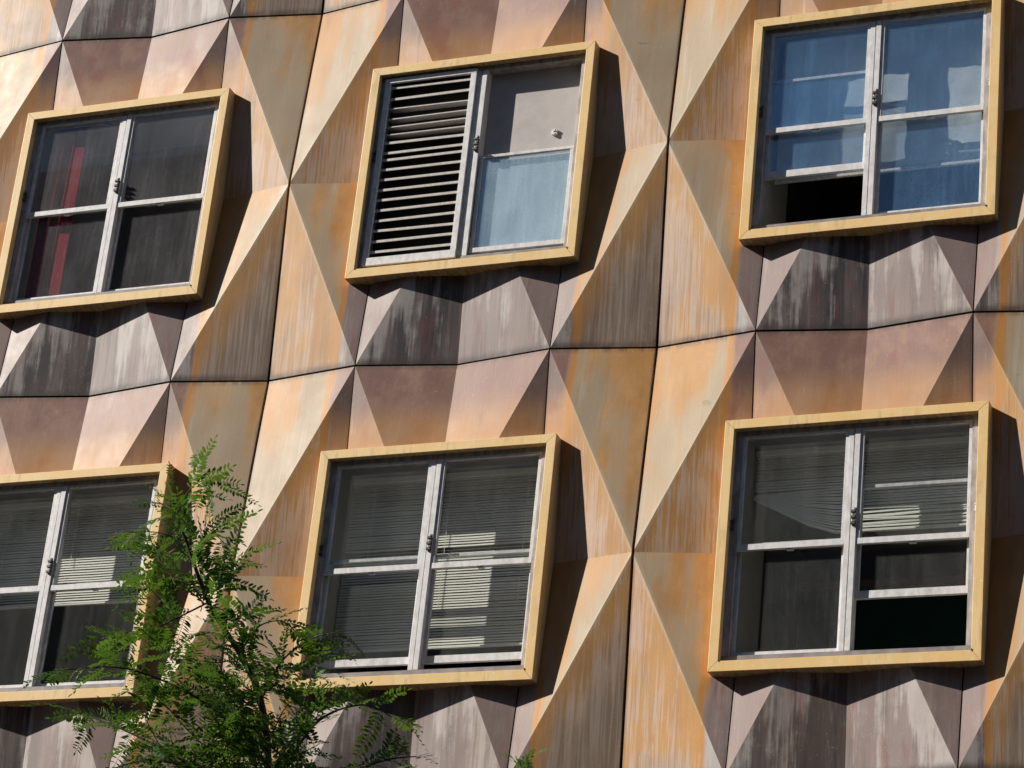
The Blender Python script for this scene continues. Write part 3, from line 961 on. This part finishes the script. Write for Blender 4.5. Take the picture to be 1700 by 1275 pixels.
# trunk from the ground to just below the picture
fork = at(440, 1420, TD)
tp = smooth_path([Vector((TO.x, TO.y, -0.05)), Vector((TO.x - 0.08, TO.y + 0.05, 1.6)), Vector((TO.x + 0.05, TO.y - 0.04, 3.1)), fork], 14)
tube('trunk', tp, [0.085 - 0.052 * k / 14 for k in range(15)], 'bark', tree, 10)

TW = [  # pixel path, depth offset at each end, start and end radius (m)
    ([(440, 1420), (445, 1275), (432, 1160), (398, 1085), (346, 1000), (310, 900), (289, 850), (288, 818)], (0, 0), .030, .0015),
    ([(432, 1165), (470, 1095), (530, 1055), (575, 1058)], (0, -.35), .008, .002),
    ([(398, 1085), (430, 1040), (470, 1032), (500, 1060)], (0, .3), .006, .002),
    ([(430, 1240), (330, 1160), (210, 1110), (105, 1112)], (0, -.4), .010, .002),
    ([(346, 1000), (260, 1040), (170, 1060)], (0, .35), .007, .002),
    ([(445, 1330), (520, 1205), (600, 1170), (650, 1190)], (0, .3), .011, .002),
    ([(445, 1350), (560, 1290), (640, 1262), (690, 1256)], (0, -.3), .010, .002),
    ([(440, 1350), (300, 1260), (190, 1205), (120, 1180)], (0, .35), .011, .002),
    ([(310, 900), (262, 884), (214, 884)], (0, -.2), .004, .0015),
    ([(318, 925), (352, 890), (376, 905)], (0, -.25), .004, .0015),
    ([(294, 840), (330, 800), (366, 806)], (0, .25), .003, .0012),
    ([(305, 885), (290, 850), (262, 832)], (0, .3), .003, .0012),
    ([(346, 1000), (372, 950), (384, 925)], (0, .3), .004, .0015),
    ([(335, 975), (280, 965), (222, 985)], (0, .15), .004, .0015),
    ([(400, 1090), (360, 1100), (300, 1090)], (0, -.35), .005, .0015),
    ([(440, 1250), (470, 1180), (500, 1150)], (0, .35), .006, .0015),
    ([(440, 1290), (400, 1200), (340, 1150)], (0, .4), .007, .0015),
    ([(445, 1330), (360, 1290), (260, 1262), (190, 1275)], (0, -.35), .008, .002),
    ([(445, 1350), (480, 1270), (530, 1235)], (0, -.4), .007, .0015),
    ([(432, 1180), (420, 1130), (450, 1105)], (0, -.4), .005, .0015),
    ([(380, 1060), (330, 1050), (270, 1100)], (0, .4), .005, .0015),
    ([(430, 1220), (390, 1170), (370, 1120)], (0, -.45), .006, .0015),
    ([(440, 1300), (420, 1250), (460, 1215)], (0, .1), .006, .0015),
    ([(440, 1310), (330, 1230), (250, 1140)], (0, .1), .006, .0015),
    ([(560, 1470), (760, 1420), (858, 1350), (876, 1262)], (0, .2), .012, .0015),
]
rt = random.Random(11)
SPRIG = TW.pop()
# many thin shoots fill the lower crown
poly = [(120, 1290), (150, 1190), (260, 1110), (400, 1075), (500, 1120), (590, 1190), (680, 1270), (640, 1340), (200, 1340)]
def inside(x, y):
    c = False
    for (x1, y1), (x2, y2) in zip(poly, poly[1:] + poly[:1]):
        if (y1 > y) != (y2 > y) and x < (x2 - x1) * (y - y1) / (y2 - y1) + x1: c = not c
    return c
while len(TW) < 40:
    x, y = rt.uniform(110, 690), rt.uniform(1070, 1330)
    if not inside(x, y): continue
    sy = min(1400, y + rt.uniform(60, 150))
    sx = 415 + (x - 415) * rt.uniform(0.25, 0.6)
    TW.append(([(sx, sy), ((sx + x) / 2 + rt.uniform(-15, 15), (sy + y) / 2), (x, y)], (rt.uniform(-.3, .3), rt.uniform(-.6, .6)), .0045, .0012))
for x, y in ((350, 960), (235, 1045), (400, 1020), (540, 1090), (348, 862), (262, 915), (322, 905), (240, 970), (280, 985)):
    sx, sy = x + (330 - x) * 0.5 + rt.uniform(-8, 8), y + 55
    TW.append(([(sx, sy), ((sx + x) / 2, (sy + y) / 2 - 5), (x, y)], (rt.uniform(-.15, .15), rt.uniform(-.35, .35)), .003, .001))
TW.append(SPRIG)
twigs = []
for k, (px, (d0, d1), r0, r1) in enumerate(TW):
    n = len(px)
    ctrl = [at(x, y, TD + d0 + (d1 - d0) * q / (n - 1)) for q, (x, y) in enumerate(px)]
    if k == len(TW) - 1: ctrl[0] = fork.copy()
    pts = smooth_path(ctrl, 6 * (n - 1))
    r0 *= 0.6
    rr = [r0 + (r1 - r0) * q / (len(pts) - 1) for q in range(len(pts))]
    tube('branch', pts, rr, 'bark', tree, 6)
    twigs.append((pts, k))

def leaf_mesh(seed, npair, L, droop, young=False):
    r = random.Random(seed)
    bm = bmesh.new()
    pts = []
    for k in range(npair + 2):
        t = k / (npair + 1)
        pts.append(Vector((L * t * (1 - 0.12 * droop * t), r.uniform(-.001, .001), -L * droop * t * t)))
    w = 0.0009
    for a, b_ in zip(pts, pts[1:]):
        q = [bm.verts.new(a + Vector((0, -w, 0))), bm.verts.new(a + Vector((0, w, 0))), bm.verts.new(b_ + Vector((0, w * .8, 0))), bm.verts.new(b_ + Vector((0, -w * .8, 0)))]
        bm.faces.new(q)
    for k in range(1, npair + 2):
        t = k / (npair + 1)
        p = pts[k]
        size = (0.0285 if not young else 0.016) * (0.62 + 0.75 * math.sin(math.pi * min(1, t * .8 + .12))) * r.uniform(.85, 1.12)
        for s in ((-1, 1) if k <= npair else (0,)):
            ang = math.radians(r.uniform(52, 74)) * s
            d = Vector((math.cos(ang), math.sin(ang), r.uniform(-.25, .18))).normalized()
            if s == 0: d = Vector((1, 0, -droop))
            side = d.cross(Vector((0, r.uniform(-.3, .3) * 1, 1))).normalized()
            nrm = side.cross(d)
            wd = size * 0.185
            b0 = bm.verts.new(p)
            m1 = bm.verts.new(p + d * size * .38 + side * wd + nrm * size * .04)
            m2 = bm.verts.new(p + d * size * .38 - side * wd + nrm * size * .04)
            n1 = bm.verts.new(p + d * size * .75 + side * wd * .75)
            n2 = bm.verts.new(p + d * size * .75 - side * wd * .75)
            tip = bm.verts.new(p + d * size - nrm * size * .05)
            bm.faces.new((b0, m1, m2)); bm.faces.new((m1, n1, n2, m2)); bm.faces.new((n1, tip, n2))
    me = bpy.data.meshes.new('leaf')
    bm.to_mesh(me); bm.free()
    me.materials.append(MAT['leafy' if young else 'leaf'])
    return me

LEAVES = [leaf_mesh(q, n, L, d) for q, (n, L, d) in enumerate(((11, .185, .12), (12, .20, .25), (10, .165, .35), (13, .215, .18), (9, .15, .05), (11, .18, .45)))]
YOUNG = [leaf_mesh(50 + q, n, L, d, True) for q, (n, L, d) in enumerate(((9, .10, .3), (7, .08, .6), (10, .12, .15)))]

placements = []
def place(p, d, young, scale):
    d = d.normalized()
    side = d.cross(Vector((rt.gauss(0, .45), rt.gauss(0, .45), 1))).normalized()
    nrm = side.cross(d)
    me = rt.choice(YOUNG if young else LEAVES)
    R = Matrix((d, side if rt.random() < .5 else side, nrm)).transposed()
    if R.determinant() < 0: R = Matrix((d, -side, nrm)).transposed()
    m = Matrix.Translation(p - TO) @ R.to_4x4() @ Matrix.Scale(scale, 4)
    placements.append((me, m))

for pts, k in twigs:
    L = sum((b_ - a).length for a, b_ in zip(pts, pts[1:]))
    main = k == 0
    last = k == len(TW) - 1
    step = (0.034 if k < 16 else 0.028) if not last else 0.02
    # walk the twig from its tip backwards
    acc, s = 0.0, 0
    lim = (L - 0.45) if main else (L * 0.9 if not last else 0.10)
    dist = 0.0
    for q in range(len(pts) - 1, 0, -1):
        a, b_ = pts[q], pts[q - 1]
        seg = (b_ - a).length
        while acc < seg:
            p = a.lerp(b_, acc / seg)
            run = dist + acc
            if run > lim: break
            tdir = (a - b_).normalized()
            s += 1
            ang = rt.uniform(.5, 1.25) * (1 if s % 2 else -1)
            axis = Vector((rt.gauss(0, .5), rt.gauss(0, .5), 1)).normalized()
            d = Matrix.Rotation(ang, 3, axis) @ tdir
            d = d + Vector((0, 0, rt.uniform(-.45, .25)))
            if run < 0.02: d = tdir + Vector((rt.gauss(0, .3), rt.gauss(0, .3), rt.gauss(0, .2)))
            young = (main and run < 0.09) or (last and rt.random() < .75) or (run < 0.10 and rt.random() < .4)
            place(p, d, young, rt.uniform(.75, 1.1) if not (last and young) else rt.uniform(.6, .85))
            acc += step * rt.uniform(.7, 1.4)
        acc -= seg
        dist += seg
# the 300 leaves nearest the lens stay single, the rest are one mass
vis = []
for me, m in placements:
    p = m.translation + TO - CAM
    zc = p.dot(fwd)
    x, y = 850 + FPX * p.dot(rgt) / zc, 637.5 - FPX * p.dot(upv) / zc
    inside = -60 < x < 1760 and -60 < y < 1300
    vis.append((0 if inside else 1, zc, me, m))
vis.sort(key=lambda q: (q[0], q[1]))
for _, _, me, m in vis[:298]:
    o = bpy.data.objects.new('leaf', me)
    col.objects.link(o)
    o.parent = tree
    o.matrix_local = m
bm = bmesh.new()
for _, _, me, m in vis[298:]:
    t = me.copy()
    t.transform(m)
    bm.from_mesh(t)
    bpy.data.meshes.remove(t)
me = bpy.data.meshes.new('crown')
bm.to_mesh(me); bm.free()
c = link('crown', me, 'leaf', tree)
c['kind'] = 'stuff'
print('leaves', len(placements))
